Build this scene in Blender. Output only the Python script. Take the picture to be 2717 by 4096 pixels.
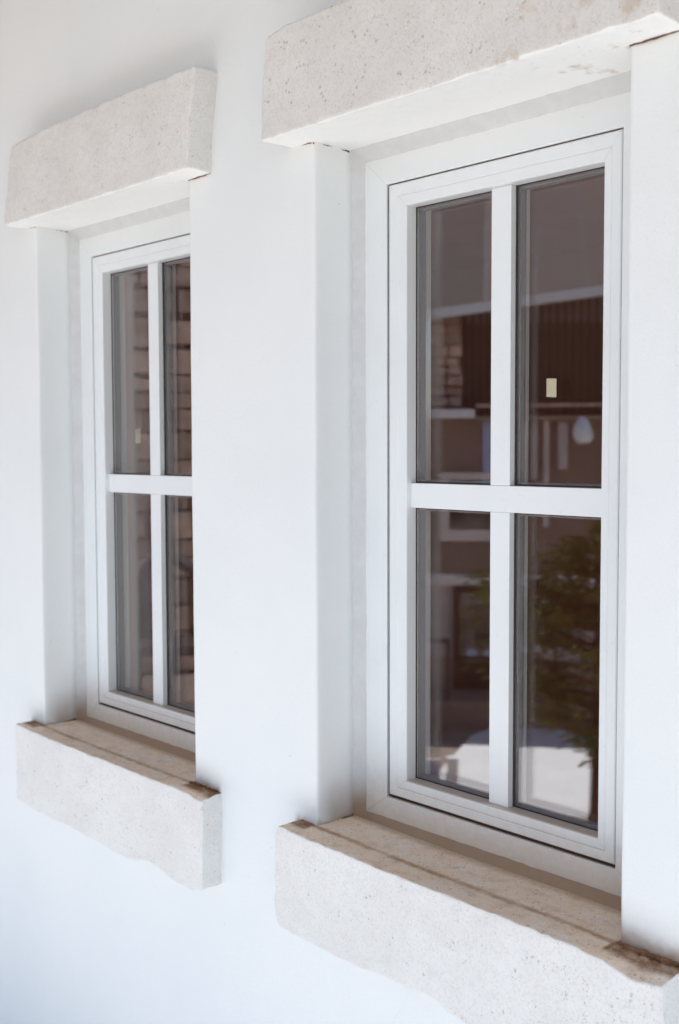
import bpy, bmesh, math, random
from mathutils import Vector, Matrix, noise
random.seed(7)
C = bpy.context.scene
for o in list(bpy.data.objects): bpy.data.objects.remove(o)
R = math.radians
Z0 = 1.0                                   # height of the window sills above the terrace

# ---------------------------------------------------------------- camera
cam_d = bpy.data.cameras.new('camera'); cam = bpy.data.objects.new('camera', cam_d)
C.collection.objects.link(cam); C.camera = cam
cam_d.sensor_fit = 'HORIZONTAL'; cam_d.sensor_width = 24.0
cam_d.lens = 4506.5/2717*24.0
cam_d.clip_end = 2000; cam_d.clip_start = .05
yaw, pit, rol = R(47.392), R(-3.313), R(-0.182)
fw = Vector((-math.sin(yaw)*math.cos(pit), math.cos(yaw)*math.cos(pit), math.sin(pit)))
rt = Vector((math.cos(yaw), math.sin(yaw), 0)); up = rt.cross(fw)
rt2 = rt*math.cos(rol)+up*math.sin(rol); up2 = -rt*math.sin(rol)+up*math.cos(rol)
m = Matrix((rt2, up2, -fw)).transposed().to_4x4()
m.translation = Vector((1.5963, -1.4066, .7349+Z0))
cam.matrix_world = m
cam_d.dof.use_dof = True; cam_d.dof.focus_distance = 1.99; cam_d.dof.aperture_fstop = 4.0
cam_d.dof.aperture_blades = 7

# ---------------------------------------------------------------- sky and sun
SUN_EL, SUN_AZ = R(60), Vector((.446, -.895))
w = bpy.data.worlds.new("World"); C.world = w; w.use_nodes = True
nt = w.node_tree; bg = nt.nodes['Background']
sky = nt.nodes.new('ShaderNodeTexSky'); sky.sky_type = 'NISHITA'; sky.sun_disc = False
sky.sun_elevation = SUN_EL; sky.sun_rotation = math.atan2(SUN_AZ.x, SUN_AZ.y)
nt.links.new(sky.outputs[0], bg.inputs[0]); bg.inputs[1].default_value = .10
sd = bpy.data.lights.new('sun', 'SUN'); sun = bpy.data.objects.new('sun', sd); C.collection.objects.link(sun)
sd.energy = 5.0; sd.angle = R(.5); sd.color = (1, .975, .95)
sv = Vector((SUN_AZ.x*math.cos(SUN_EL), SUN_AZ.y*math.cos(SUN_EL), math.sin(SUN_EL)))
sun.rotation_euler = sv.to_track_quat('Z', 'Y').to_euler(); sun.location = (0, -3, 6)
vs = C.view_settings; vs.view_transform = 'Standard'; vs.look = 'None'; vs.gamma = 1; vs.use_curve_mapping = False
vs.exposure = 1.08
C.render.engine = 'CYCLES'
cy = C.cycles; cy.max_bounces = 10; cy.diffuse_bounces = 6; cy.glossy_bounces = 4; cy.transparent_max_bounces = 16
cy.use_denoising = True; C.render.filter_size = 1.7; cy.sample_clamp_indirect = 8; cy.caustics_reflective = False; cy.caustics_refractive = False

# ---------------------------------------------------------------- helpers
def link(o, parent=None):
    C.collection.objects.link(o)
    if parent: o.parent = parent
    return o
def tag(o, label=None, cat=None, group=None, kind=None):
    if label: o['label'] = label
    if cat: o['category'] = cat
    if group: o['group'] = group
    if kind: o['kind'] = kind
    return o
def empty(name, loc, rz=0, **k):
    o = bpy.data.objects.new(name, None); o.location = loc; o.rotation_euler = (0, 0, rz); o.empty_display_size = .1
    return tag(link(o), **k)
def obj(name, bm, mat, parent=None, smooth=False, loc=None):
    me = bpy.data.meshes.new(name); bm.normal_update(); bm.to_mesh(me); bm.free()
    me.materials.append(mat)
    if smooth:
        for p in me.polygons: p.use_smooth = True
    o = bpy.data.objects.new(name, me)
    if loc: o.location = loc
    return link(o, parent)
def box(bm, x0, x1, y0, y1, z0, z1, bev=0):
    r = bmesh.ops.create_cube(bm, size=1)
    for v in r['verts']:
        v.co = Vector((x0+(x1-x0)*(v.co.x+.5), y0+(y1-y0)*(v.co.y+.5), z0+(z1-z0)*(v.co.z+.5)))
    if bev:
        es = set(e for v in r['verts'] for e in v.link_edges)
        bmesh.ops.bevel(bm, geom=list(es), offset=bev, segments=2, affect='EDGES', profile=.6)
    return bm
def bx(*a, **k): return box(bmesh.new(), *a, **k)
def tube(bm, pts, rad, n=8):
    rings = []
    for i, p in enumerate(pts):
        p = Vector(p); a = Vector(pts[max(i-1, 0)]); b = Vector(pts[min(i+1, len(pts)-1)])
        t = (b-a).normalized(); s = t.orthogonal().normalized()
        if rings and abs(t.dot(ps)) < .9: s = (ps-t*ps.dot(t)).normalized()
        ps = s; u = t.cross(s); r = rad[i] if isinstance(rad, (list, tuple)) else rad
        rings.append([bm.verts.new(p+(s*math.cos(2*math.pi*k/n)+u*math.sin(2*math.pi*k/n))*r) for k in range(n)])
    for q in range(len(rings)-1):
        for k in range(n): bm.faces.new((rings[q][k], rings[q][(k+1) % n], rings[q+1][(k+1) % n], rings[q+1][k]))
    bm.faces.new(rings[0][::-1]); bm.faces.new(rings[-1]); return bm
def ring(bm, prof, seg=1, jit=0):
    """mitred ring: prof = list of ((x0,x1,z0,z1), y) loops joined in order"""
    loops = []
    for (x0, x1, z0, z1), y in prof:
        cs = [(x0, z0), (x1, z0), (x1, z1), (x0, z1)]; lp = []
        for k in range(4):
            a, b = cs[k], cs[(k+1) % 4]
            for s in range(seg):
                t = s/seg; X = a[0]+(b[0]-a[0])*t; Z = a[1]+(b[1]-a[1])*t; j = jit
                if j:
                    n3 = noise.noise_vector(Vector((X*40, y*90, Z*40)))+.7*noise.noise_vector(Vector((X*130, y*90+7, Z*130)))
                    lp.append(bm.verts.new((X+n3.x*j, y+n3.y*j, Z+n3.z*j)))
                else: lp.append(bm.verts.new((X, y, Z)))
        loops.append(lp)
    n = 4*seg
    for a, b in zip(loops, loops[1:]):
        for k in range(n): bm.faces.new((a[k], a[(k+1) % n], b[(k+1) % n], b[k]))
    bmesh.ops.recalc_face_normals(bm, faces=bm.faces)
    return bm

# ---------------------------------------------------------------- materials
def mat(name, col, rough=.6, spec=.5, metal=0):
    m = bpy.data.materials.new(name); m.use_nodes = True; b = m.node_tree.nodes['Principled BSDF']
    b.inputs['Base Color'].default_value = (*col, 1); b.inputs['Roughness'].default_value = rough
    b.inputs['Specular IOR Level'].default_value = spec; b.inputs['Metallic'].default_value = metal
    return m
class N:
    """small node-building wrapper"""
    def __init__(s, m): s.t = m.node_tree; s.b = s.t.nodes['Principled BSDF']
    def n(s, typ, **k):
        x = s.t.nodes.new('ShaderNode'+typ)
        for a, v in k.items(): setattr(x, a, v)
        return x
    def put(s, sock, v):
        if hasattr(v, 'is_output') or hasattr(v, 'links'): s.t.links.new(v, sock)
        else: sock.default_value = v
    def math(s, op, a, b=0, c=0, clamp=False):
        x = s.n('Math', operation=op); x.use_clamp = clamp
        for i, v in enumerate((a, b, c)): s.put(x.inputs[i], v)
        return x.outputs[0]
    def pos(s):
        g = s.n('NewGeometry'); return g
    def xyz(s, v):
        x = s.n('SeparateXYZ'); s.t.links.new(v, x.inputs[0]); return x.outputs
    def noise(s, v, sc, det=3, rough=.5):
        x = s.n('TexNoise'); s.put(x.inputs['Vector'], v); x.inputs['Scale'].default_value = sc
        x.inputs['Detail'].default_value = det; x.inputs['Roughness'].default_value = rough; return x.outputs[0]
    def vor(s, v, sc, rnd=1):
        x = s.n('TexVoronoi'); s.put(x.inputs['Vector'], v); x.inputs['Scale'].default_value = sc
        x.inputs['Randomness'].default_value = rnd; return x.outputs
    def rng(s, v, a, b, c=0, d=1):
        x = s.n('MapRange'); s.put(x.inputs[0], v)
        for i, q in enumerate((a, b, c, d)): x.inputs[i+1].default_value = q
        x.clamp = True; x.interpolation_type = 'SMOOTHSTEP'; return x.outputs[0]
    def mix(s, f, a, b):
        x = s.n('Mix', data_type='RGBA'); s.put(x.inputs[0], f)
        for i, q in ((6, a), (7, b)):
            if isinstance(q, tuple): x.inputs[i].default_value = (*q, 1)
            else: s.t.links.new(q, x.inputs[i])
        return x.outputs[2]
    def bump(s, h, dist, strength=1, nrm=None):
        x = s.n('Bump'); s.put(x.inputs['Height'], h); x.inputs['Distance'].default_value = dist
        x.inputs['Strength'].default_value = strength
        if nrm: s.t.links.new(nrm, x.inputs['Normal'])
        return x.outputs[0]
    def col(s, v): s.t.links.new(v, s.b.inputs['Base Color'])
    def nor(s, v): s.t.links.new(v, s.b.inputs['Normal'])

WALLC = (.80, .825, .825)
def plaster_mat(name, dirt):
    m = mat(name, WALLC, .75, .25); q = N(m); P = q.pos().outputs['Position']
    n1 = q.noise(P, 2.2, 4, .55); n2 = q.noise(P, 60, 4, .6); n3 = q.noise(P, 420, 2, .5)
    c = q.mix(q.rng(n1, .35, .7), WALLC, (.765, .80, .805))
    c = q.mix(q.math('MULTIPLY', q.rng(n3, .48, .72), .22), c, (.66, .68, .69))
    n4 = q.noise(P, 260, 3, .7); c = q.mix(q.math('MULTIPLY', q.rng(n4, .52, .7), .12), c, (.62, .6, .60))
    sp = q.vor(P, 26)[0]; c = q.mix(q.math('MULTIPLY', q.math('SUBTRACT', 1, q.rng(sp, .02, .05)), q.rng(q.noise(P, 5, 2), .55, .62)), c, (.52, .5, .5))
    wv = q.vor(q.pos().outputs['Position'], 1.1)
    ed = q.n('TexVoronoi', feature='DISTANCE_TO_EDGE'); mp = q.n('MixRGB'); mp.inputs[0].default_value = .06
    q.t.links.new(P, mp.inputs[1]); nz = q.n('TexNoise'); q.t.links.new(P, nz.inputs[0]); nz.inputs['Scale'].default_value = 6; nz.inputs['Detail'].default_value = 5
    q.t.links.new(nz.outputs[1], mp.inputs[2]); q.t.links.new(mp.outputs[0], ed.inputs['Vector']); ed.inputs['Scale'].default_value = 1.3
    crk = q.math('MULTIPLY', q.math('SUBTRACT', 1, q.rng(ed.outputs[0], .0004, .0016)), q.rng(q.noise(P, 1.6, 3), .52, .6))
    crk = q.math('MULTIPLY', crk, q.math('SUBTRACT', 1, q.rng(q.xyz(P)[2], Z0-.25, Z0-.1)))
    c = q.mix(q.math('MULTIPLY', crk, .16), c, (.45, .43, .43))
    if dirt:
        x, y, z = q.xyz(P); zz = q.math('SUBTRACT', z, Z0)
        wob = q.math('MULTIPLY_ADD', q.noise(P, 22, 4, .6), .03, -.015)
        tot = None
        for x0, x1, hgt, amt in ((-.062, .012, .03, .75), (.668, .80, .045, .85), (-1.15, -1.07, .03, .8), (-.412, -.31, .032, .85)):
            xm = q.math('MULTIPLY', q.rng(x, x0-.008, x0+.008), q.math('SUBTRACT', 1, q.rng(x, x1-.012, x1+.008)))
            zm = q.math('SUBTRACT', 1, q.rng(q.math('ADD', zz, wob), 0, hgt))
            zm = q.math('POWER', zm, 1.6)
            mm = q.math('MULTIPLY', q.math('MULTIPLY', xm, zm), amt)
            tot = mm if tot is None else q.math('MAXIMUM', tot, mm)
        # dusty splash on the lower reveals
        zm = q.math('SUBTRACT', 1, q.rng(q.math('ADD', zz, wob), -.01, .11)); ym = q.rng(y, .004, .05)
        tot = q.math('MAXIMUM', tot, q.math('MULTIPLY', q.math('MULTIPLY', zm, ym), .7))
        above = q.rng(zz, -.012, -.002)
        c = q.mix(q.math('MULTIPLY', tot, above), c, (.30, .18, .105))
    q.col(c)
    h = q.math('ADD', q.math('MULTIPLY', n2, .6), q.math('MULTIPLY', n3, .35))
    q.nor(q.bump(h, .0009, .55, q.bump(n1, .01, .6)))
    return m
M = {}
M['plaster'] = plaster_mat('white_plaster', True)
M['plaster2'] = plaster_mat('white_plaster_plain', False)

def stone_mat(name, base, warm, sill=False):
    m = mat(name, base, .85, .25); q = N(m); g = q.pos(); P = g.outputs['Position']; Nn = q.xyz(g.outputs['True Normal'])
    n1 = q.noise(P, 7, 5, .6); n2 = q.noise(P, 38, 5, .65); n3 = q.noise(P, 210, 4, .7)
    c = q.mix(q.rng(n1, .35, .68), base, warm)
    c = q.mix(q.math('MULTIPLY', q.rng(n2, .5, .75), .35), c, (base[0]*.84, base[1]*.81, base[2]*.78))
    c = q.mix(q.math('MULTIPLY', q.rng(n3, .46, .66), .34), c, (base[0]*.7, base[1]*.66, base[2]*.62))
    # pores and small pits, gathered in patches
    v1 = q.vor(P, 95)[0]; v2 = q.vor(P, 210)[0]
    patch = q.rng(q.noise(P, 9, 3, .6), .42, .62)
    p1 = q.math('MULTIPLY', q.math('SUBTRACT', 1, q.rng(q.math('MULTIPLY', v1, q.rng(q.noise(P, 50, 2), .35, .65, .6, 1.9)), .08, .24)), q.rng(q.noise(P, 33, 2), .53, .60))
    p2 = q.math('MULTIPLY', q.math('SUBTRACT', 1, q.rng(v2, .12, .30)), q.math('MULTIPLY', q.rng(q.noise(P, 60, 2), .48, .58), patch))
    pits = q.math('MAXIMUM', p1, p2)
    c = q.mix(q.math('MULTIPLY', pits, .5), c, (.42, .36, .32))
    x, y, z = q.xyz(P)
    if sill:
        topm = q.rng(Nn[2], .55, .85)
        dn = q.noise(P, 14, 4, .65)
        c = q.mix(q.math('MULTIPLY', topm, q.rng(dn, .2, .7, .5, .9)), c, (.76, .56, .39))
        c = q.mix(q.math('MULTIPLY', topm, q.math('MULTIPLY', q.rng(q.noise(P, 30, 6, .75), .45, .7), .45)), c, (.42, .30, .20))
        c = q.mix(q.math('MULTIPLY', topm, q.math('MULTIPLY', q.rng(q.noise(P, 330, 3, .7), .52, .66), .45)), c, (.34, .24, .16))
        tp = q.math('MULTIPLY', q.math('SUBTRACT', 1, q.rng(q.vor(P, 120)[0], .12, .28)), q.rng(q.noise(P, 45, 2), .48, .56))
        c = q.mix(q.math('MULTIPLY', topm, q.math('MULTIPLY', tp, .7)), c, (.25, .15, .09))
        # brown dirt line on the top where the stone meets the wall face, darker on the ears beside the opening
        wob = q.math('MULTIPLY_ADD', q.noise(P, 18, 4, .6), .022, -.011)
        ya = q.math('ABSOLUTE', q.math('ADD', q.math('ADD', y, .004), q.math('MULTIPLY', wob, .5)))
        line = q.math('MULTIPLY', q.math('SUBTRACT', 1, q.rng(q.math('ADD', ya, q.math('MULTIPLY_ADD', q.noise(P, 70, 5, .75), .014, -.008)), -.001, .011)), q.rng(q.noise(P, 9, 5, .75), .32, .62, .3, .95))
        ears = None
        for x0, x1 in ((-.062, .0), (.671, .80), (-1.16, -1.078), (-.409, -.30)):
            xm = q.math('MULTIPLY', q.rng(q.math('ADD', x, wob), x0-.004, x0+.004), q.math('SUBTRACT', 1, q.rng(q.math('ADD', x, wob), x1-.006, x1+.006)))
            ears = xm if ears is None else q.math('MAXIMUM', ears, xm)
        earm = q.math('MULTIPLY', ears, q.rng(q.math('ADD', y, wob), -.045, -.024))
        rear = q.math('MULTIPLY', q.rng(y, .07, .095), .6)
        c = q.mix(q.math('MULTIPLY', topm, q.math('MAXIMUM', line, rear)), c, (.36, .215, .115))
        earm = q.math('MULTIPLY', earm, q.rng(q.noise(P, 40, 4, .7), .3, .6, .55, 1))
        c = q.mix(q.math('MULTIPLY', q.rng(Nn[2], .3, .7), earm), c, (.20, .10, .048))
    else:
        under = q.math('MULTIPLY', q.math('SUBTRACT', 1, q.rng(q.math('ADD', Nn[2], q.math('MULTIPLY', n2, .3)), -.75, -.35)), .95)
        c = q.mix(under, c, (.86, .87, .86))        # whiter on the downward faces
        # tea-coloured blotches near the right end of the big lintel
        bl = q.rng(q.noise(P, 16, 4, .6), .55, .66)
        xm = q.math('MULTIPLY', q.rng(x, .42, .56), q.math('SUBTRACT', 1, q.rng(x, .76, .8)))
        c = q.mix(q.math('MULTIPLY', q.math('MULTIPLY', bl, xm), .6), c, (.50, .40, .30))
    q.col(c)
    h = q.math('SUBTRACT', q.math('MULTIPLY_ADD', n2, .7, q.math('MULTIPLY', n3, .45)), q.math('MULTIPLY', pits, 1.1))
    q.nor(q.bump(h, .0016, .6, q.bump(n1, .004, .3)))
    return m
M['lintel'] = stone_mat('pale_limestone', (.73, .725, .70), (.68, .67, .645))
M['sill'] = stone_mat('sill_limestone', (.755, .755, .735), (.705, .70, .68), True)

def pvc_mat():
    m = mat('white_pvc', (.80, .81, .815), .32, .5); q = N(m); P = q.pos().outputs['Position']; x, y, z = q.xyz(P)
    n = q.noise(P, 6, 3); n2 = q.noise(P, 90, 4, .6)
    c = q.mix(q.rng(n, .4, .7), (.78, .815, .825), (.755, .79, .80))
    low = q.math('SUBTRACT', 1, q.rng(q.math('ADD', z, q.math('MULTIPLY', n2, .06)), Z0+.0, Z0+.17))
    c = q.mix(q.math('MULTIPLY', low, .8), c, (.50, .35, .21))       # dust film settled on the lowest profiles
    nz = q.xyz(q.pos().outputs['True Normal'])[2]
    c = q.mix(q.math('MULTIPLY', q.rng(nz, .5, .9), .75), c, (.47, .35, .24))     # dust lying on the upward faces
    c = q.mix(q.math('MULTIPLY', q.rng(n2, .62, .75), .18), c, (.55, .5, .45))
    q.col(c); q.nor(q.bump(n2, .0004, .3)); return m
M['pvc'] = pvc_mat()
def seal_mat():
    m = mat('grey_mortar', (.55, .52, .50), .9, .2); q = N(m); P = q.pos().outputs['Position']; x, y, z = q.xyz(P)
    n = q.noise(P, 30, 5, .65)
    c = q.mix(q.rng(n, .3, .7), (.63, .645, .655), (.59, .60, .605))
    low = q.math('SUBTRACT', 1, q.rng(q.math('ADD', z, q.math('MULTIPLY', n, .05)), Z0+.035, Z0+.13))
    c = q.mix(q.math('MULTIPLY', low, .95), c, (.30, .185, .11))
    q.col(c); q.nor(q.bump(n, .003, .7)); return m
M['seal'] = seal_mat()
M['gasket'] = mat('dark_gasket', (.04, .02, .015), .7)
M['spacer'] = mat('grey_spacer', (.22, .21, .22), .5, .5)
M['tape'] = mat('masking_tape', (.46, .42, .29), .8)
def glass_mat():
    m = bpy.data.materials.new('window_glass'); m.use_nodes = True; t = m.node_tree; t.nodes.clear()
    out = t.nodes.new('ShaderNodeOutputMaterial'); mx = t.nodes.new('ShaderNodeMixShader')
    tr = t.nodes.new('ShaderNodeBsdfTransparent'); gl = t.nodes.new('ShaderNodeBsdfGlossy'); fr = t.nodes.new('ShaderNodeFresnel')
    ge = t.nodes.new('ShaderNodeNewGeometry'); mr = t.nodes.new('ShaderNodeMapRange')
    mr.inputs[3].default_value = 1.80; mr.inputs[4].default_value = 1/1.80
    t.links.new(ge.outputs['Backfacing'], mr.inputs[0]); t.links.new(mr.outputs[0], fr.inputs[0])
    tr.inputs[0].default_value = (.985, .985, .98, 1); gl.inputs[0].default_value = (.97, .96, .97, 1); gl.inputs['Roughness'].default_value = 0
    t.links.new(fr.outputs[0], mx.inputs[0]); t.links.new(tr.outputs[0], mx.inputs[1]); t.links.new(gl.outputs[0], mx.inputs[2])
    t.links.new(mx.outputs[0], out.inputs[0]); return m
M['glass'] = glass_mat()

def varied(name, a, b, rough=.8, sc=3, det=4, bump=.004, stretch=None):
    m = mat(name, a, rough, .3); q = N(m); P = q.pos().outputs['Position']
    if stretch:
        mp = q.n('Mapping'); q.t.links.new(P, mp.inputs[0]); mp.inputs['Scale'].default_value = stretch; P = mp.outputs[0]
    n = q.noise(P, sc, det, .6); c = q.mix(q.rng(n, .3, .7), a, b)
    oi = q.n('ObjectInfo'); hs = q.n('HueSaturation'); q.t.links.new(c, hs.inputs['Color'])
    q.put(hs.inputs['Value'], q.rng(oi.outputs['Random'], 0, 1, .75, 1.25)); q.col(hs.outputs[0])
    q.nor(q.bump(n, bump, .6)); return m
M['paving'] = varied('pale_paving', (.62, .625, .625), (.565, .57, .57), .85, 3)
M['gravel'] = varied('brown_gravel', (.30, .25, .21), (.20, .16, .13), .95, 2, 8, .03)
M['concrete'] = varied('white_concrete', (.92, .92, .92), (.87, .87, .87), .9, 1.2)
M['darkwood'] = varied('brown_boards', (.34, .25, .19), (.26, .185, .14), .7, 4, 4, .004, (1, 1, .15))
M['roofwood'] = varied('white_roof_boards', (.67, .70, .75), (.60, .62, .66), .7, 4, 4, .004, (.15, 1, 1))  # boards whitened to bounce light onto the wall top and sills
M['doorwood'] = varied('dark_brown_door', (.09, .055, .04), (.06, .038, .028), .6, 4)
M['slate'] = varied('grey_brown_roofing', (.165, .14, .13), (.145, .122, .115), .8, 5)
M['housewall'] = varied('pale_render', (.70, .62, .59), (.62, .54, .51), .9, 2)  # pale plaster colour
M['brownwall'] = varied('brown_render', (.34, .25, .21), (.28, .20, .165), .9, 2)
M['whitepaint'] = mat('white_painted_timber', (.80, .79, .80), .5)
M['stonebrown'] = varied('brown_stone', (.72, .52, .42), (.40, .27, .21), .9, 9, 6, .02)
M['mortar'] = varied('dark_mortar', (.12, .08, .06), (.15, .10, .075), .95, 6)
M['iron'] = mat('dark_iron', (.03, .02, .018), .5)
M['doorglass'] = mat('door_glass', (.03, .03, .035), .05, 1.0)
M['bark'] = varied('brown_bark', (.12, .08, .055), (.07, .045, .03), .9, 12)
def leaf_mat():
    m = mat('dark_needles', (.06, .075, .03), .75, .2); q = N(m); P = q.pos().outputs['Position']
    q.col(q.mix(q.rng(q.noise(P, 3.5, 3), .35, .65), (.20, .23, .08), (.11, .15, .05))); return m
M['leaf'] = leaf_mat()
M['interior'] = varied('brown_room_wall', (.72, .36, .20), (.63, .31, .17), .8, 2)
M['floorwood'] = varied('room_floor', (.60, .34, .21), (.5, .28, .17), .6, 3)
M['interior_dark'] = mat('brown_backing', (.25, .18, .13), .8)
M['globe'] = mat('white_globe', (.85, .85, .9), .3)
M['blue'] = mat('blue_glint_and_cloth', (.35, .42, .62), .15, .8)  # blue stands in for glints in the door glass; the curtain shares it

# ---------------------------------------------------------------- house wall with its two openings
W, H, PITCH, JD = .677, 1.30, -1.0803, .097
OPEN = [(0, W, -.01, H+.012), (PITCH, PITCH+W, -.01, H+.012)]
def lat(a, b, step, marks):
    vals = {round(a, 5), round(b, 5)}
    n = max(1, int((b-a)/step))
    for i in range(n+1): vals.add(round(a+(b-a)*i/n, 5))
    for mk in marks:
        for d in (0, .0012, .003, .0055, .009, .014):
            vals.add(round(mk-d, 5)); vals.add(round(mk+d, 5))
    out = []
    ms = set(round(x, 5) for x in marks)
    for v in sorted(vals):
        if v < a or v > b: continue
        if out and v-out[-1] < .0008 and v not in ms: continue
        if out and v-out[-1] < .0008: out[-1] = v
        else: out.append(v)
    return out
def build_wall():
    bm = bmesh.new()
    xs = lat(-1.75, 1.1, .02, [0, W, PITCH, PITCH+W]); zs = lat(-.98, 2.1, .02, [-.01, H+.012])
    def inside(x, z): return any(a+1e-6 < x < b-1e-6 and c+1e-6 < z < d-1e-6 for a, b, c, d in OPEN)
    RR = .006
    def yof(x, z):
        y = .0022*noise.noise(Vector((x*1.7, z*1.7, 3)))+.0009*noise.noise(Vector((x*7, z*7, 5)))
        for a, b, c, d in OPEN:
            dx = max(a-x, x-b, 0); dz = max(c-z, z-d, 0); dd = math.hypot(dx, dz)
            if dd < RR: y += (RR-math.sqrt(max(0, RR*RR-(RR-dd)**2)))*.9
        return y
    vg = {}
    def V(i, k):
        if (i, k) not in vg:
            x, z = xs[i], zs[k]
            vg[i, k] = bm.verts.new((x, yof(x, z), z))
        return vg[i, k]
    for i in range(len(xs)-1):
        for k in range(len(zs)-1):
            if inside((xs[i]+xs[i+1])/2, (zs[k]+zs[k+1])/2): continue
            bm.faces.new((V(i, k), V(i+1, k), V(i+1, k+1), V(i, k+1)))
    # reveals
    ys = [.0155, .026, .04, .06, .08, JD, .13]
    for a, b, c, d in OPEN:
        for side, X in ((0, a), (1, b)):
            kz = [k for k, z in enumerate(zs) if c-1e-6 <= z <= d+1e-6]; ix = min(range(len(xs)), key=lambda i: abs(xs[i]-X))
            prev = [V(ix, k) for k in kz]; s = -1 if side == 0 else 1
            for y in ys:
                cur = []
                for k in kz:
                    z = zs[k]; e = 0
                    n1 = noise.noise(Vector((z*9, y*6, X*5)))
                    e = .0012*n1
                    if y == JD: e += .0022*noise.noise(Vector((z*45, 2, X)))+.001*noise.noise(Vector((z*160, 2, X)))
                    if y > JD: e = .018
                    yy = y + (.003*noise.noise(Vector((z*35, 9, X))) if y == JD else 0)
                    if y > JD: yy = JD+.012
                    cur.append(bm.verts.new((X+s*e, yy, z)))
                for j in range(len(kz)-1): bm.faces.new((prev[j], prev[j+1], cur[j+1], cur[j]))
                prev = cur
    bmesh.ops.recalc_face_normals(bm, faces=bm.faces)
    # make sure the front looks outwards
    bm.faces.ensure_lookup_table(); bm.normal_update()
    if bm.faces[0].normal.y > 0: bmesh.ops.reverse_faces(bm, faces=bm.faces)
    # rest of the wall beyond the part near the windows
    for a in ((-9, -1.75, 0, .3, -1.0, 2.1), (1.1, 4, 0, .3, -1.0, 2.1), (-9, 4, 0, .3, 2.1, 3.4), (-9, 4, .002, .3, -1.05, -.98)):
        box(bm, *a)
    return bm
wall = obj('house_wall', build_wall(), M['plaster'], smooth=False, loc=(0, 0, Z0))
for p in wall.data.polygons: p.use_smooth = p.area < .02
tag(wall, 'smooth white plastered house wall around and between the two windows', 'wall')

# ---------------------------------------------------------------- stone blocks
def interp(tab, t):
    if t <= tab[0][0]: return tab[0][1]
    for (a, va), (b, vb) in zip(tab, tab[1:]):
        if t <= b: return va+(vb-va)*(t-a)/(b-a)
    return tab[-1][1]
def stone(name, xl, xr, zt, zb, yf, yb, seed, rnd=.006, step=.009, chips=(), rough=.0012, dip=None):
    """block with ragged outline. xl/xr: tables over z(0..1); zt/zb: tables over x; yf front, yb back"""
    x0 = sum(v for _, v in xl)/len(xl); x1 = sum(v for _, v in xr)/len(xr)
    L, Hh, D = x1-x0, .2, yb-yf
    nx, nz, ny = int(L/step), int(Hh/step), int(D/step)
    def par(n, size):     # denser next to the edges
        c = [0, .15*rnd, .45*rnd, rnd, 1.8*rnd]; k = [i*size/n for i in range(n+1)]
        k = [v for v in k if 2.4*rnd < v < size-2.4*rnd]
        return [v/size for v in c]+[v/size for v in k]+[1-v/size for v in reversed(c)]
    us, vs_, ws = par(nx, L), par(nz, Hh), par(ny, D)
    bm = bmesh.new(); cache = {}
    def P(i, j, k):
        if (i, j, k) in cache: return cache[i, j, k]
        u, v, w_ = us[i], ws[j], vs_[k]
        xa, xb = interp(xl, w_), interp(xr, w_)
        x = xa+(xb-xa)*u
        za, zb_ = interp(zb, x), interp(zt, x)
        z = za+(zb_-za)*w_; y = yf+(yb-yf)*v
        if dip: z -= interp(dip, x)*max(0, 1-(y-yf)/.042)*max(0, (w_-.6)/.4)
        c = Vector((x, y, z))
        # rounded edges: pull towards inside where two or more faces are near
        d = [min(u, 1-u)*L, min(v, 1-v)*D if v < .5 else 9, min(w_, 1-w_)*Hh]
        sg = [1 if u < .5 else -1, 1, 1 if w_ < .5 else -1]
        r_ = rnd*(.55+.9*abs(noise.noise(c*23+Vector((seed, 0, 0)))))
        near = [max(0, r_-q)/r_ for q in d]; s = math.sqrt(sum(q*q for q in near))
        if s > 1e-6:
            k2 = min(1, 1/s)
            for a in range(3):
                if near[a] > 0: c[a] += sg[a]*near[a]*(1-k2)*r_
        n = noise.noise_vector(c*60+Vector((seed, 3, 1)))*rough+noise.noise_vector(c*16+Vector((seed, 8, 1)))*rough*.6+noise.noise_vector(c*130+Vector((seed, 5, 1)))*rough*.35
        if sum(1 for q in near if q > 0) >= 2: n *= 1.5
        c += n*(0.3 if v > .5 else 1)
        for cx_, cy_, cz_, cr in chips:
            q = c-Vector((cx_, cy_, cz_)); dd = q.length
            if dd < cr:
                c += Vector((0, .5, 0.9 if w_ < .5 else -.9))*((cr-dd)*.8)
        cache[i, j, k] = bm.verts.new(c); return cache[i, j, k]
    I, J, K = len(us), len(ws), len(vs_)
    for i in range(I-1):
        for k in range(K-1):
            bm.faces.new((P(i, 0, k), P(i+1, 0, k), P(i+1, 0, k+1), P(i, 0, k+1)))
            bm.faces.new((P(i, J-1, k), P(i, J-1, k+1), P(i+1, J-1, k+1), P(i+1, J-1, k)))
        for j in range(J-1):
            bm.faces.new((P(i, j, 0), P(i, j+1, 0), P(i+1, j+1, 0), P(i+1, j, 0)))
            bm.faces.new((P(i, j, K-1), P(i+1, j, K-1), P(i+1, j+1, K-1), P(i, j+1, K-1)))
    for k in range(K-1):
        for j in range(J-1):
            bm.faces.new((P(0, j, k), P(0, j, k+1), P(0, j+1, k+1), P(0, j+1, k)))
            bm.faces.new((P(I-1, j, k), P(I-1, j+1, k), P(I-1, j+1, k+1), P(I-1, j, k+1)))
    bmesh.ops.recalc_face_normals(bm, faces=bm.faces)
    return bm
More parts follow.
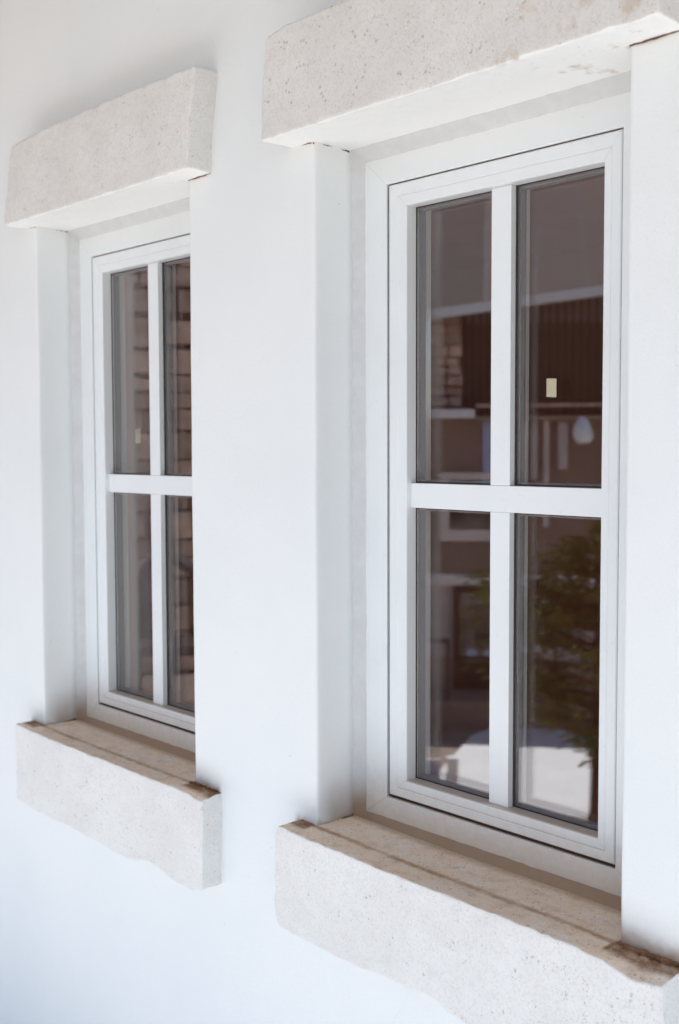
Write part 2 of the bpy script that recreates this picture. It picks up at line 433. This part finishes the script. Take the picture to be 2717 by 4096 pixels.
o = obj('stone_lintel', stone('l', [(0, -1.128), (.1, -1.134), (.9, -1.092), (1, -1.083)], [(0, -.322), (.35, -.318), (1, -.295)],
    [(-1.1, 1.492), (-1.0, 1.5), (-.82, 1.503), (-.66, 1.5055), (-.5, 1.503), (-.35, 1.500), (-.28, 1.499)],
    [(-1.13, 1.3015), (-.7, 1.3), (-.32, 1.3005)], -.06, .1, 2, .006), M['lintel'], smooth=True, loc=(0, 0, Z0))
tag(o, 'shorter rough limestone lintel over the left window, its end face showing', 'lintel', 'stone lintels over the windows')
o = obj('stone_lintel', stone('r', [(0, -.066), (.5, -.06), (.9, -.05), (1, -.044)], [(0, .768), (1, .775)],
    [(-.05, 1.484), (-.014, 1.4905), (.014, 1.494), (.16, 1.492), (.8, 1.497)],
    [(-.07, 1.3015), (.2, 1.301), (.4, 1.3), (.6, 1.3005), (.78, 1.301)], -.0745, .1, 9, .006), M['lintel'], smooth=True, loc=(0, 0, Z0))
tag(o, 'large rough limestone lintel over the right window, cut off by the top edge', 'lintel', 'stone lintels over the windows')

o = obj('stone_sill', stone('sl', [(0, -1.139), (1, -1.142)], [(0, -.309), (.8, -.303), (1, -.306)],
    [(-1.15, .010), (-1.0, .004), (-.5, .002), (-.3, .004)],
    [(-1.14, -.193), (-1.1, -.196), (-1.0, -.202), (-.86, -.199), (-.72, -.203), (-.62, -.209), (-.57, -.205), (-.545, -.195), (-.515, -.189), (-.47, -.193), (-.44, -.203), (-.40, -.206), (-.35, -.208), (-.33, -.2), (-.30, -.194)],
    -.052, .096, 14, .005, dip=[(-.40, 0), (-.36, .002), (-.33, .007), (-.30, .009)]), M['sill'], smooth=True, loc=(0, 0, Z0))
tag(o, 'pale limestone sill under the left window with chipped lower edge', 'window sill', 'stone sills under the windows')
o = obj('stone_sill', stone('sr', [(0, -.048), (.1, -.057), (.92, -.052), (1, -.044)], [(0, .79), (1, .786)],
    [(-.05, .011), (.0, .008), (.27, .003), (.55, .003), (.7, -.001), (.8, -.002)],
    [(-.06, -.172), (-.04, -.186), (.0, -.189), (.1, -.191), (.185, -.190), (.239, -.1855), (.309, -.1855), (.345, -.179), (.37, -.183), (.393, -.1915), (.428, -.198), (.5, -.2), (.8, -.2)],
    -.0605, .096, 21, .0045, dip=[(.64, 0), (.69, .002), (.715, .009), (.745, .014), (.765, .009), (.79, .006)]), M['sill'], smooth=True, loc=(0, 0, Z0))
tag(o, 'pale pitted limestone sill under the right window, cut off by the bottom edge', 'window sill', 'stone sills under the windows')
# thin mortar bed between the sills and the plaster, a bit of it crumbled
# ---------------------------------------------------------------- windows
GY = .1165
def rect(l, r, b, t): return (l, r, b, t)
def make_window():
    root = empty('casement_window', (0, 0, Z0))
    # mortar fillet around the frame
    s = ring(bmesh.new(), [((-.004, W+.004, -.004, H+.003), JD-.006), ((.0, W-.001, .003, H-.002), JD-.001), ((.008, W-.005, .008, 1.288), GY-.010), ((.0166, .660, .0148, 1.278), GY-.0006), ((.019, .655, .017, 1.274), GY+.004)], 70, .0011)
    so = obj('mortar_fillet', s, M['seal'], root, smooth=True)
    # fixed frame
    g0 = (.0730, .5902, .0568, 1.2272); g1 = (.0793, .5885, .0632, 1.2245)
    f = ring(bmesh.new(), [((.004, .672, .004, 1.292), GY+.06), ((.004, .672, .004, 1.292), GY+.002), ((.006, .670, .006, 1.290), GY),
        ((g0[0]-.0015, g0[1]+.0015, g0[2]-.0015, g0[3]+.0015), GY), (g0, GY+.0015), (g0, GY+.022),
        ((.088, .58, .072, 1.216), GY+.022), ((.088, .58, .072, 1.216), GY+.06)])
    obj('frame', f, M['pvc'], root)
    gk = ring(bmesh.new(), [((.0712, .5925, .0542, 1.2305), GY+.0065), ((.0800, .5878, .0640, 1.2238), GY+.0065)])
    obj('gasket', gk, M['gasket'], root)
    fs = bmesh.new()
    for a, b, c, d in ((.0175, .0735, .0155, .0565), (.657, .5925, .0155, .0565), (.0175, .0735, 1.277, 1.2275)):
        n = Vector((b-a, 0, d-c)).normalized(); q = Vector((-n.z, 0, n.x))*.0003
        fs.faces.new([fs.verts.new(v) for v in (Vector((a, GY-.0003, c))-q, Vector((b, GY-.0003, d))-q, Vector((b, GY-.0003, d))+q, Vector((a, GY-.0003, c))+q)])
    obj('mitre_seam', fs, M['seal'], [k for k in C.collection.objects if k.parent == root and k.name.startswith('frame')][0])
    # opening sash: flat outer face with a fine groove, then straight rebate down to the glass
    def ins(r_, a): return (r_[0]+a, r_[1]-a*.72, r_[2]+a*.82, r_[3]-a)
    inn = (.1248, .556, .0987, 1.1811)
    def mid(t): return tuple(g1[k]+(inn[k]-g1[k])*t for k in range(4))
    sash = ring(bmesh.new(), [(g1, GY+.035), (g1, GY+.002), (mid(.05), GY), (mid(.50), GY), (mid(.52), GY+.0013), (mid(.55), GY+.0013), (mid(.565), GY+.0004),
        (mid(.96), GY+.0008), (inn, GY+.0028), ((.1252, .5556, .0991, 1.1807), GY+.030), ((.1252, .5556, .0991, 1.1807), GY+.068)])
    so = obj('sash', sash, M['pvc'], root)
    mb = bmesh.new()
    for a, b, c, d in ((.0797, .1245, .0636, .0984), (.5882, .5565, .0636, .0984), (.0797, .1245, 1.2240, 1.1815), (.5882, .5565, 1.2240, 1.1815)):
        n = Vector((b-a, 0, d-c)).normalized(); q = Vector((-n.z, 0, n.x))*.0003
        p0, p1 = Vector((a, GY-.0002, c)), Vector((b, GY+.0006, d))
        mb.faces.new([mb.verts.new(v) for v in (p0-q, p1-q, p1+q, p0+q)])
    obj('mitre_seam', mb, M['seal'], so)
    # muntins: rail runs through, uprights butt against it
    yb = GY+.013
    rl = obj('crossbar', bx(.1253, .5555, yb, GY+.0275, .6200, .6663, bev=.0012), M['pvc'], root)
    for z0, z1 in ((.0992, .6198), (.6665, 1.1806)):
        obj('upright_bar', bx(.3180, .3612, yb+.0004, GY+.0277, z0, z1, bev=.0012), M['pvc'], root)
    # panes (two sheets of glass each, with a grey spacer between)
    xs2 = ((.1254, .3396), (.3396, .5554)); zs2 = ((.0993, .6432), (.6432, 1.1805))
    for zz in zs2:
        for xx in xs2:
            g = bmesh.new(); box(g, xx[0], xx[1], GY+.0285, GY+.0325, zz[0], zz[1]); box(g, xx[0], xx[1], GY+.0485, GY+.0525, zz[0], zz[1])
            p = obj('pane', g, M['glass'], root)
            x0, x1 = (xx[0], xx[1]-.0225) if xx[0] < .2 else (xx[0]+.0225, xx[1])
            z0, z1 = (zz[0], zz[1]-.024) if zz[0] < .3 else (zz[0]+.024, zz[1])
            sp = ring(bmesh.new(), [((x0-.001, x1+.001, z0-.001, z1+.001), GY+.033), ((x0+.005, x1-.005, z0+.005, z1-.005), GY+.033), ((x0+.005, x1-.005, z0+.005, z1-.005), GY+.048), ((x0-.001, x1+.001, z0-.001, z1+.001), GY+.048)])
            obj('spacer', sp, M['spacer'], p)
            gs = ring(bmesh.new(), [((x0-.001, x1+.001, z0-.001, z1+.001), GY+.0262), ((x0+.0016, x1-.0016, z0+.0016, z1-.0016), GY+.0275), ((x0+.0018, x1-.0018, z0+.0018, z1-.0018), GY+.0284)])
            obj('glazing_bead', gs, M['gasket'], p)
            bk = ring(bmesh.new(), [((x0, x1, z0, z1), GY+.053), ((x0, x1, z0, z1), GY+.068)])
    # muntins on the room side
    obj('crossbar', bx(.1253, .5555, GY+.0530, GY+.066, .6200, .6663, bev=.001), M['pvc'], root)
    for z0, z1 in ((.0992, .6198), (.6665, 1.1806)):
        obj('upright_bar', bx(.3180, .3612, GY+.0530, GY+.0655, z0, z1, bev=.001), M['pvc'], root)
    return root
def kids(o): return [c for c in C.collection.objects if c.parent == o]
def copy_tree(o, parent=None):
    c = o.copy(); link(c)
    if parent: c.parent = parent
    for ch in kids(o): copy_tree(ch, c)
    return c
win = make_window()
tag(win, 'white casement window between the two blank wall strips, nearer and in sharp focus', 'window', 'white four pane casement windows')
win2 = copy_tree(win); win2.location.x += PITCH
tag(win2, 'white casement window at the far left, partly hidden by its reveal and blurred', 'window', 'white four pane casement windows')
def tape(root, x0, x1, z0, z1, tilt, lab, yo=.0281):
    t = bmesh.new(); n = 7; pts = []
    for i in range(n+1): pts.append((x0+(x1-x0)*i/n, z1+tilt*i/n+random.uniform(-.0005, .0005)))
    for i in range(n+1): pts.append((x1-(x1-x0)*i/n, z0+tilt*(n-i)/n+random.uniform(-.0005, .0005)))
    a = [t.verts.new((x, GY+yo, z)) for x, z in pts]; b = [t.verts.new((x, GY+yo+.0003, z)) for x, z in pts]
    t.faces.new(a); t.faces.new(b[::-1])
    for i in range(len(a)): t.faces.new((a[i], a[(i+1) % len(a)], b[(i+1) % len(a)], b[i]))
    bmesh.ops.recalc_face_normals(t, faces=t.faces)
    o = obj('tape_piece', t, M['tape'], root); o['label'] = lab
tape(win, .4272, .4475, .818, .849, -.001, 'small beige piece of masking tape stuck on the upper right pane')
tape(win2, .190, .2135, .745, .781, .001, 'small beige piece of masking tape stuck on the upper left pane', .0530)

def seam(parent, pts, rad, mt, seed=0, name='mortar_seam'):
    bm = bmesh.new(); P = []; Rr = []
    for (a, ra), (b, rb) in zip(zip(pts, rad), zip(pts[1:], rad[1:])):
        a, b = Vector(a), Vector(b); n = max(3, int((b-a).length/.003))
        for i in range(n):
            t = i/n; p = a.lerp(b, t); P.append(p+noise.noise_vector(p*90+Vector((seed, 0, 0)))*.0012)
            Rr.append((ra+(rb-ra)*t)*(.55+.9*abs(noise.noise(p*160+Vector((0, seed, 0))))+.35*abs(noise.noise(p*500))))
    tube(bm, P, Rr, 7); o = obj(name, bm, mt, None, smooth=False, loc=(0, 0, 0)); o.parent = parent; return o
sl_l, sl_r = [o for o in C.objects if o.name.startswith('stone_sill')]
ln_l, ln_r = [o for o in C.objects if o.name.startswith('stone_lintel')]
M['crumb'] = varied('brown_mortar', (.22, .115, .06), (.12, .058, .03), .95, 60, 4, .002)
for P0, sl_, ln_, ends in ((0, sl_r, ln_r, 1), (PITCH, sl_l, ln_l, 0)):
    seam(sl_, [(P0+.003, -.001, .001), (P0+.003, .05, .004), (P0+.004, .094, .009)], [.0022, .0042, .0036], M['crumb'], 3+P0)
    seam(sl_, [(P0-.040, -.003, .009), (P0+.001, -.003, .002)], [.0012, .0028], M['crumb'], 8+P0)
    seam(sl_, [(P0+W-.004, -.003, .001), (P0+W+.035, -.005, .000), (P0+W+(.11 if ends else .085), -.002, .001)], [.002, .0048, .003], M['crumb'], 12+P0)
    seam(ln_, [(P0-.002, .0, H-.001), (P0-.001, .05, H-.001), (P0-.001, .094, H-.002)], [.0016, .0011, .0020], M['crumb'], 21+P0, 'joint_crack')
    seam(ln_, [(P0-.040, -.0005, H), (P0-.003, -.0005, H-.0005)], [.0003, .0011], M['crumb'], 25+P0, 'joint_crack')
    seam(ln_, [(P0+W+.001, -.0008, H-.0005), (P0+W+.035, -.0012, H-.0005), (P0+W+.085, -.0008, H)], [.0012, .0019, .0006], M['crumb'], 27+P0, 'joint_crack')
seam(ln_l, [(-1.02, -.001, H+.2015), (-.7, -.001, H+.2065), (-.5, -.001, H+.2045), (-.305, -.001, H+.2015)], [.0006, .0011, .0009, .0018], M['crumb'], 31, 'joint_crack')  # thin dark strips drawn for the brown shadow and dirt above the lintels
seam(ln_r, [(-.02, -.001, H+.191), (.2, -.001, H+.1935)], [.0008, .0012], M['crumb'], 33, 'joint_crack')
# crumbled mortar between the right sill and the wall
def crumbs(x0, x1, n, label):
    bm = bmesh.new()
    for i in range(n):
        t = random.random(); x = x0+(x1-x0)*t; s = random.uniform(.0015, .0042)
        z = .004-.006*max(0, min(1, (x-.1)/.6)) if x > -.2 else .004
        r = bmesh.ops.create_icosphere(bm, subdivisions=1, radius=s)
        for v in r['verts']: v.co = Vector((v.co.x*random.uniform(.8, 1.6), v.co.y, v.co.z*.6))+Vector((x, random.gauss(-.006, .004), z))
    o = obj('mortar_crumbs', bm, M['crumb'], smooth=False, loc=(0, 0, Z0)); return tag(o, label, 'mortar', 'crumbled mortar on the sills', 'stuff')
crumbs(.66, .80, 60, 'crumbled brown mortar at the right end of the near sill')
crumbs(-.045, .0, 26, 'crumbled brown mortar at the left end of the near sill')
crumbs(-.41, -.31, 40, 'crumbled brown mortar at the right end of the far sill')

# ---------------------------------------------------------------- room behind the windows
def struct(name, bm, m, loc=None): o = obj(name, bm, m, loc=loc); o['kind'] = 'structure'; return o
struct('room_floor', bx(-5, 3, .3, 4.2, -.06, 0), M['floorwood'])
struct('room_ceiling', bx(-5, 3, .3, 4.2, 2.9, 3.0), M['interior'])
rw = bmesh.new(); box(rw, -5, 3, 4.2, 4.35, -.06, 3.0); box(rw, -5.15, -5, .3, 4.35, -.06, 3.0); box(rw, 3, 3.15, 2.6, 4.35, -.06, 3.0); box(rw, 3, 3.15, .3, 2.6, 2.2, 3.0)  # gap in the side wall: an unseen doorway added to let daylight in
struct('room_wall', rw, M['interior'])
rw = bmesh.new()      # inner leaf of the outer wall
box(rw, -5, PITCH-.03, .14, .299, 0, 2.9); box(rw, PITCH+W+.03, -.03, .14, .299, 0, 2.9); box(rw, W+.03, 3, .14, .299, 0, 2.9)
for a, b in ((PITCH-.03, PITCH+W+.03), (-.03, W+.03)): box(rw, a, b, .1415, .2975, 0, Z0-.02); box(rw, a, b, .1415, .2975, Z0+H+.02, 2.9)
struct('inner_wall', rw, M['interior'])

# ---------------------------------------------------------------- terrace, courtyard, roof overhang
t = bmesh.new(); box(t, -3.6, 5, -2.15, 0, -.15, 0); struct('terrace', t, M['paving'])
M['dark_terrace'] = varied('shade_toned_terrace', (.17, .13, .115), (.13, .10, .085), .8, 3)  # terrace colour darkened here in place of cast shade
struct('side_terrace', bx(-9, -3.6, -3.3, -.0, -.15, .001), M['dark_terrace'])
t = bmesh.new(); box(t, -3.5, 4.9, -2.05, .1, -3, -.15); box(t, -8.9, -3.5, -3.2, .1, -3, -.15); struct('terrace_wall', t, M['housewall'])
g = bmesh.new(); r = bmesh.ops.create_grid(g, x_segments=60, y_segments=60, size=400)
for v in r['verts']: v.co = Vector((v.co.x, v.co.y, -2.8+ (0 if v.co.length < 60 else 1.5*noise.noise(v.co*.02))))
struct('ground', g, M['gravel'])
rf = empty('roof_overhang', (0, 0, 3.15), label='roof overhang above the house wall, out of view, its boards whitened to bounce light', cat='roof')
obj('roof_slab', bx(-9.2, 4.5, -2.4, 4.6, .03, .2), M['slate'], rf)
for i in range(17): obj('board', bx(-9.2, 4.5, -2.4+.141*i, -2.4+.141*i+.137, .0, .028), M['roofwood'], rf)
for i in range(18): obj('rafter', bx(-9+.78*i, -8.92+.78*i, -2.35, .0, -.12, -.001), M['roofwood'], rf)

# ---------------------------------------------------------------- far side of the courtyard (seen mirrored in the right window)
AZ = 39.5; FZ = -2.8
house = empty('courtyard_house', (-10.49, -13.0, FZ), R(-AZ), label='brown two storey house across the courtyard, mirrored in the near window', cat='house')
b = bmesh.new(); box(b, -1.3, 6, -3, -.001, 0, 5.0); box(b, -1.1, 6, -3, -.35, 5.0, 7.0)
for v in b.verts:
    if v.co.z > 6.9: v.co.z = 6.85+.12*v.co.x
obj('wall', b, M['housewall'], house)
obj('plinth', bx(-1.35, 6, 0, .08, 0, .95), M['brownwall'], house)
obj('board_backing', bx(-.55, 5.5, -.345, -.34, 5.0, 6.6), M['interior_dark'], house)
obj('upper_wall', bx(-1.3, 6, 0, .05, 2.42, 4.99), M['brownwall'], house)
obj('string_course', bx(-1.35, 6, 0, .10, 2.2, 2.38), M['housewall'], house)
for i in range(44):
    x = -.58+i*.128
    obj('board', bx(x, x+.05, -.27, -.23, 5.0, 6.80+.12*x), M['iron'], house)
obj('post', bx(.38, .50, -.2, -.08, 5.0, 6.82), M['darkwood'], house)
sb = bx(-.5, .5, -.5, .5, -.5, .5, bev=.1); sb_me = bpy.data.meshes.new('stone'); sb.to_mesh(sb_me); sb.free(); sb_me.materials.append(M['stonebrown'])
def lay_stones(parent, x0, x1, z0, z1, yface, hmin, hmax, wmin, wmax):
    z = z0
    while z < z1:
        h = random.uniform(hmin, hmax); x = x0
        while x < x1-.03:
            ww = min(random.uniform(wmin, wmax), x1-x)
            o = bpy.data.objects.new('stone', sb_me); o.parent = parent
            o.location = (x+ww/2, yface-.05+random.uniform(-.012, .018), z+h/2); o.scale = (ww*random.uniform(.85, .97), .14, h*random.uniform(.72, .98))
            o.rotation_euler = (0, R(random.uniform(-5, 5)), R(random.uniform(-4, 4))); C.collection.objects.link(o); x += ww
        z += h
obj('stone_pier', bx(-1.12, -.60, -.4, -.12, 5.0, 6.9), M['mortar'], house)
lay_stones(house, -1.12, -.60, 5.02, 6.8, -.06, .13, .2, .2, .32)
obj('ledge', bx(-1.35, -.38, .0, .5, 5.0, 5.14), M['whitepaint'], house)
obj('balcony_slab', bx(-.36, 6, -.05, .25, 4.96, 5.03), M['darkwood'], house)
obj('balcony_rail', bx(-.36, 6, .22, .26, 5.18, 5.23), M['stonebrown'], house)
obj('curtain', bx(-.25, .02, .06, .10, 3.9, 4.95), M['blue'], house)
for x in (.75, 1.95): obj('post', bx(x, x+.09, .06, .14, 3.2, 4.95), M['housewall'], house)
# monopitch roof with a white gutter board, tilted along its length
for i in range(12):
    rb = bx(-3.5+.82*i, -3.5+.82*i+.812, -5.0, .45, -.03, 0)
    for v in rb.verts: v.co.z += v.co.x*.12+(.45-v.co.y)*.84
    obj('roof_sheet', rb, M['slate'], house, loc=(0, 0, 6.92))
gt = bx(-3.5, 6.3, .40, .52, -.16, .0); bmesh.ops.translate(gt, vec=(0, 0, 0), verts=gt.verts)
for v in gt.verts: v.co.z += v.co.x*.12
obj('gutter_board', gt, M['whitepaint'], house, loc=(0, 0, 6.90))
# window and door
wf = empty('house_window', (0, 0, 0)); bpy.data.objects.remove(wf)
o = obj('window', ring(bmesh.new(), [((-.95, .2, 2.95, 4.1), .06), ((-.95, .2, 2.95, 4.1), .12), ((-.80, .08, 3.14, 3.98), .12), ((-.80, .08, 3.14, 3.98), .05)]), M['housewall'], house)
obj('pane', bx(-.80, .08, .052, .056, 3.14, 3.98), M['doorglass'], o)
d = obj('door', ring(bmesh.new(), [((-.73, .18, .46, 2.19), .082), ((-.73, .18, .46, 2.19), .15), ((-.62, .07, 1.0, 2.08), .15), ((-.62, .07, 1.0, 2.08), .085)]), M['doorwood'], house)
obj('door_panel', bx(-.62, .07, .084, .12, .5, 1.0), M['doorwood'], d)
obj('door_pane', bx(-.62, .07, .084, .088, 1.0, 2.08), M['doorglass'], d)
for x in (-.50, -.22): obj('glazed_panel', bx(x, x+.17, .092, .104, .55 if x < -.3 else .62, 1.12, bev=.004), M['blue'], d)  # blue-white glints of the door glass, painted as blue panels
obj('porch_deck', bx(-1.35, 5, .152, 1.1, 0, .45), M['brownwall'], house)
for x, zz, ww in ((.55, 4.2, .10), (.98, 4.35, .16), (1.75, 4.3, .12), (.42, 3.9, .06)):
    obj('hanging_cloth', bx(x, x+ww, .16, .19, zz-.2, 4.93, bev=.01), M['housewall'], house)
lamp = empty('globe_lamp', (0, 0, 0), label='pear shaped white lamp hanging from the balcony of the courtyard house', cat='lamp')
mw = house.matrix_world
hb = Matrix.Translation(house.location) @ Matrix.Rotation(R(-AZ), 4, 'Z')
lamp.location = hb @ Vector((1.33, .9, 4.72))
gb = bmesh.new(); bmesh.ops.create_uvsphere(gb, u_segments=24, v_segments=16, radius=.15)
for v in gb.verts: v.co = Vector((v.co.x*(1.05-.9*max(0, v.co.z)), v.co.y, v.co.z*(1.9 if v.co.z > 0 else 1)))*(1+.25*noise.noise(v.co*7))
obj('globe', gb, M['globe'], lamp, True)
obj('cord', tube(bmesh.new(), [(0, 0, .16), (0, 0, .42)], .012), M['iron'], lamp)
rail = empty('porch_railing', (-10.49, -13.0, FZ), R(-AZ), label='dark thin railing along the raised porch of the courtyard house', cat='railing')
for u in (.55, .92, 1.35, 1.8, 2.3, -.78, -1.3): obj('post', bx(u-.03, u+.03, 1.02, 1.06, .45, 1.42), M['iron'], rail)
for a, c_ in ((-1.35, -.75), (.4, 4)):
    obj('top_rail', bx(a, c_, 1.015, 1.065, 1.38, 1.46), M['iron'], rail)
obj('lower_rail', bx(.4, 4, 1.02, 1.06, 1.10, 1.13), M['iron'], rail)

# pale slab shaped as the sunlit patch, dark bed and a bushy conifer in the courtyard
sl = bmesh.new(); a = [(-.85, 2.2), (-.55, 3.6), (-.1, 4.2), (1.2, 4.1), (2.6, 3.2), (2.8, -0.3), (.3, -1.4), (-.4, -.1)]
tp = [sl.verts.new((x, y, .05)) for x, y in a]; bt = [sl.verts.new((x, y, 0)) for x, y in a]
sl.faces.new(tp)
for k in range(len(a)): sl.faces.new((tp[k], bt[k], bt[(k+1) % len(a)], tp[(k+1) % len(a)]))
bmesh.ops.recalc_face_normals(sl, faces=sl.faces)
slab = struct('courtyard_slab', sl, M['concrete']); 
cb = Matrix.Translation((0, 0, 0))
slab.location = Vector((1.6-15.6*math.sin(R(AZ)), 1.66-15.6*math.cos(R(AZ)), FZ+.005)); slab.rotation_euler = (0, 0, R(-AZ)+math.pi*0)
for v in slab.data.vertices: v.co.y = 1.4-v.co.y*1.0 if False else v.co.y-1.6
def conifer(loc, h, rad, label):
    root = empty('conifer_tree', loc, label=label, cat='tree')
    obj('trunk', tube(bmesh.new(), [(0, 0, -.1), (.03, 0, h*.4), (0, .02, h*.97)], [.09, .06, .01]), M['bark'], root)
    bm = bmesh.new(); rnd = random.Random(5); br = bmesh.new()
    prof = [(.2, .2), (1.25, .25), (1.75, .75), (2.2, 1.05), (2.9, .75), (3.5, .40), (3.9, .15)]
    for i in range(205):
        if i < 45: z = rnd.uniform(1.7, 3.1); a = R(-34.6)+math.pi+rnd.uniform(-.7, .7); L = rnd.uniform(.6, 1.35)
        elif i < 145: z = .35+(h-.35)*(.25+.75*rnd.random()); a = rnd.random()*6.283; L = interp(prof, z)*rnd.uniform(.35, 1.25)
        else: z = rnd.uniform(.35, 1.7); a = R(-34.6)+rnd.uniform(-.8, .8); L = rnd.uniform(.3, 1.15)
        e = Vector((math.cos(a)*L, math.sin(a)*L, z-.12+.2*L)); s = Vector((0, 0, max(.1, z-.2)))
        tube(br, [s, (s+e)/2-Vector((0, 0, .03)), e], [.014, .009, .004], 4)
        for k in range(38):
            f = .25+.8*rnd.random(); p = s.lerp(e, f)+Vector([rnd.gauss(0, .05) for _ in range(3)])
            dr = Vector((math.cos(a)+rnd.gauss(0, .6), math.sin(a)+rnd.gauss(0, .6), rnd.gauss(.1, .4))).normalized()
            sd_ = dr.orthogonal().normalized()*rnd.uniform(.014, .030); ln = rnd.uniform(.08, .18)
            bm.faces.new([bm.verts.new(v) for v in (p-sd_*.3, p+dr*ln*.5-sd_, p+dr*ln, p+dr*ln*.5+sd_)])
    o = obj('branches', br, M['bark'], root); o = obj('foliage', bm, M['leaf'], root); o['kind'] = 'stuff'
    return root
def virt(az, L): return Vector((1.6-L*math.sin(R(az)), 1.66-L*math.cos(R(az))))
v_ = virt(34.6, 12); conifer((v_.x, v_.y, FZ), 3.9, 1.5, 'dark green bushy conifer in front of the pale courtyard slab, mirrored in the near window')
# dark earth bed in front of the slab
bed = bmesh.new(); r = bmesh.ops.create_circle(bed, cap_ends=True, radius=1, segments=28)
for v in bed.verts: v.co = Vector((v.co.x*1.9, v.co.y*.75, .06+.02*noise.noise(v.co*3)))
bo = struct('earth_bed', bed, M['brownwall'], loc=None); v_ = virt(36.5, 12.9); bo.location = (v_.x, v_.y, FZ); bo.rotation_euler = (0, 0, R(-36))
# made-up glazed box standing in for the bluish window panes
v_ = virt(43.2, 14.3); cf = empty('cold_frame', (v_.x, v_.y, FZ), R(-43), label='low white glazed cold frame with blue tinted panes on the courtyard ground', cat='cold frame')
obj('box', bx(-.35, .55, -.3, .3, 0, .12), M['whitepaint'], cf)
for i in range(2):
    for j in range(2): obj('pane', bx(-.31+.26*i, -.09+.26*i, .31, .32, .14+.22*j, .33+.22*j), M['blue'], cf)
obj('post', bx(.28, .42, .2, .32, .12, .62), M['whitepaint'], cf); obj('back_board', bx(-.35, .2, .25, .30, .12, .6), M['housewall'], cf)

# ---------------------------------------------------------------- stone outbuilding and chair (seen mirrored in the left window)
v_ = virt(57.0, 8.7)
sw = empty('stone_wall', (v_.x, v_.y, 0), R(-57), label='brown rubble stone wall of the outbuilding, mirrored in the far left window', cat='wall')
obj('wall_core', bx(-1.0, 1.0, -.4, -.09, -2.8, 3.9), M['mortar'], sw)
lay_stones(sw, -1.0, 1.0, .0, 3.9, 0, .12, .24, .22, .48)
v_ = virt(56.35, 7.6)
ch = empty('arched_chair', (v_.x, v_.y, 0), R(-56.35), label='dark chair with a round arched back before the stone wall', cat='chair')
tube_pts = [(-.17, 0, .46)]+[(-.17, 0, .78)]+[(-.17*math.cos(a), 0, .82+.17*math.sin(a)) for a in [math.pi*i/10 for i in range(11)]]+[(.17, 0, .78), (.17, 0, .46)]
obj('back_hoop', tube(bmesh.new(), tube_pts, .045), M['iron'], ch)
obj('seat', bx(-.22, .22, -.02, .40, .40, .465, bev=.012), M['iron'], ch)
for sx in (-.19, .19):
    for sy in (.02, .36): obj('leg', tube(bmesh.new(), [(sx*1.08, sy, 0), (sx, sy, .4)], [.014, .018]), M['iron'], ch)
for sx in (-.07,): obj('spindle', tube(bmesh.new(), [(sx, 0, .46), (sx, 0, .97)], .009), M['iron'], ch)
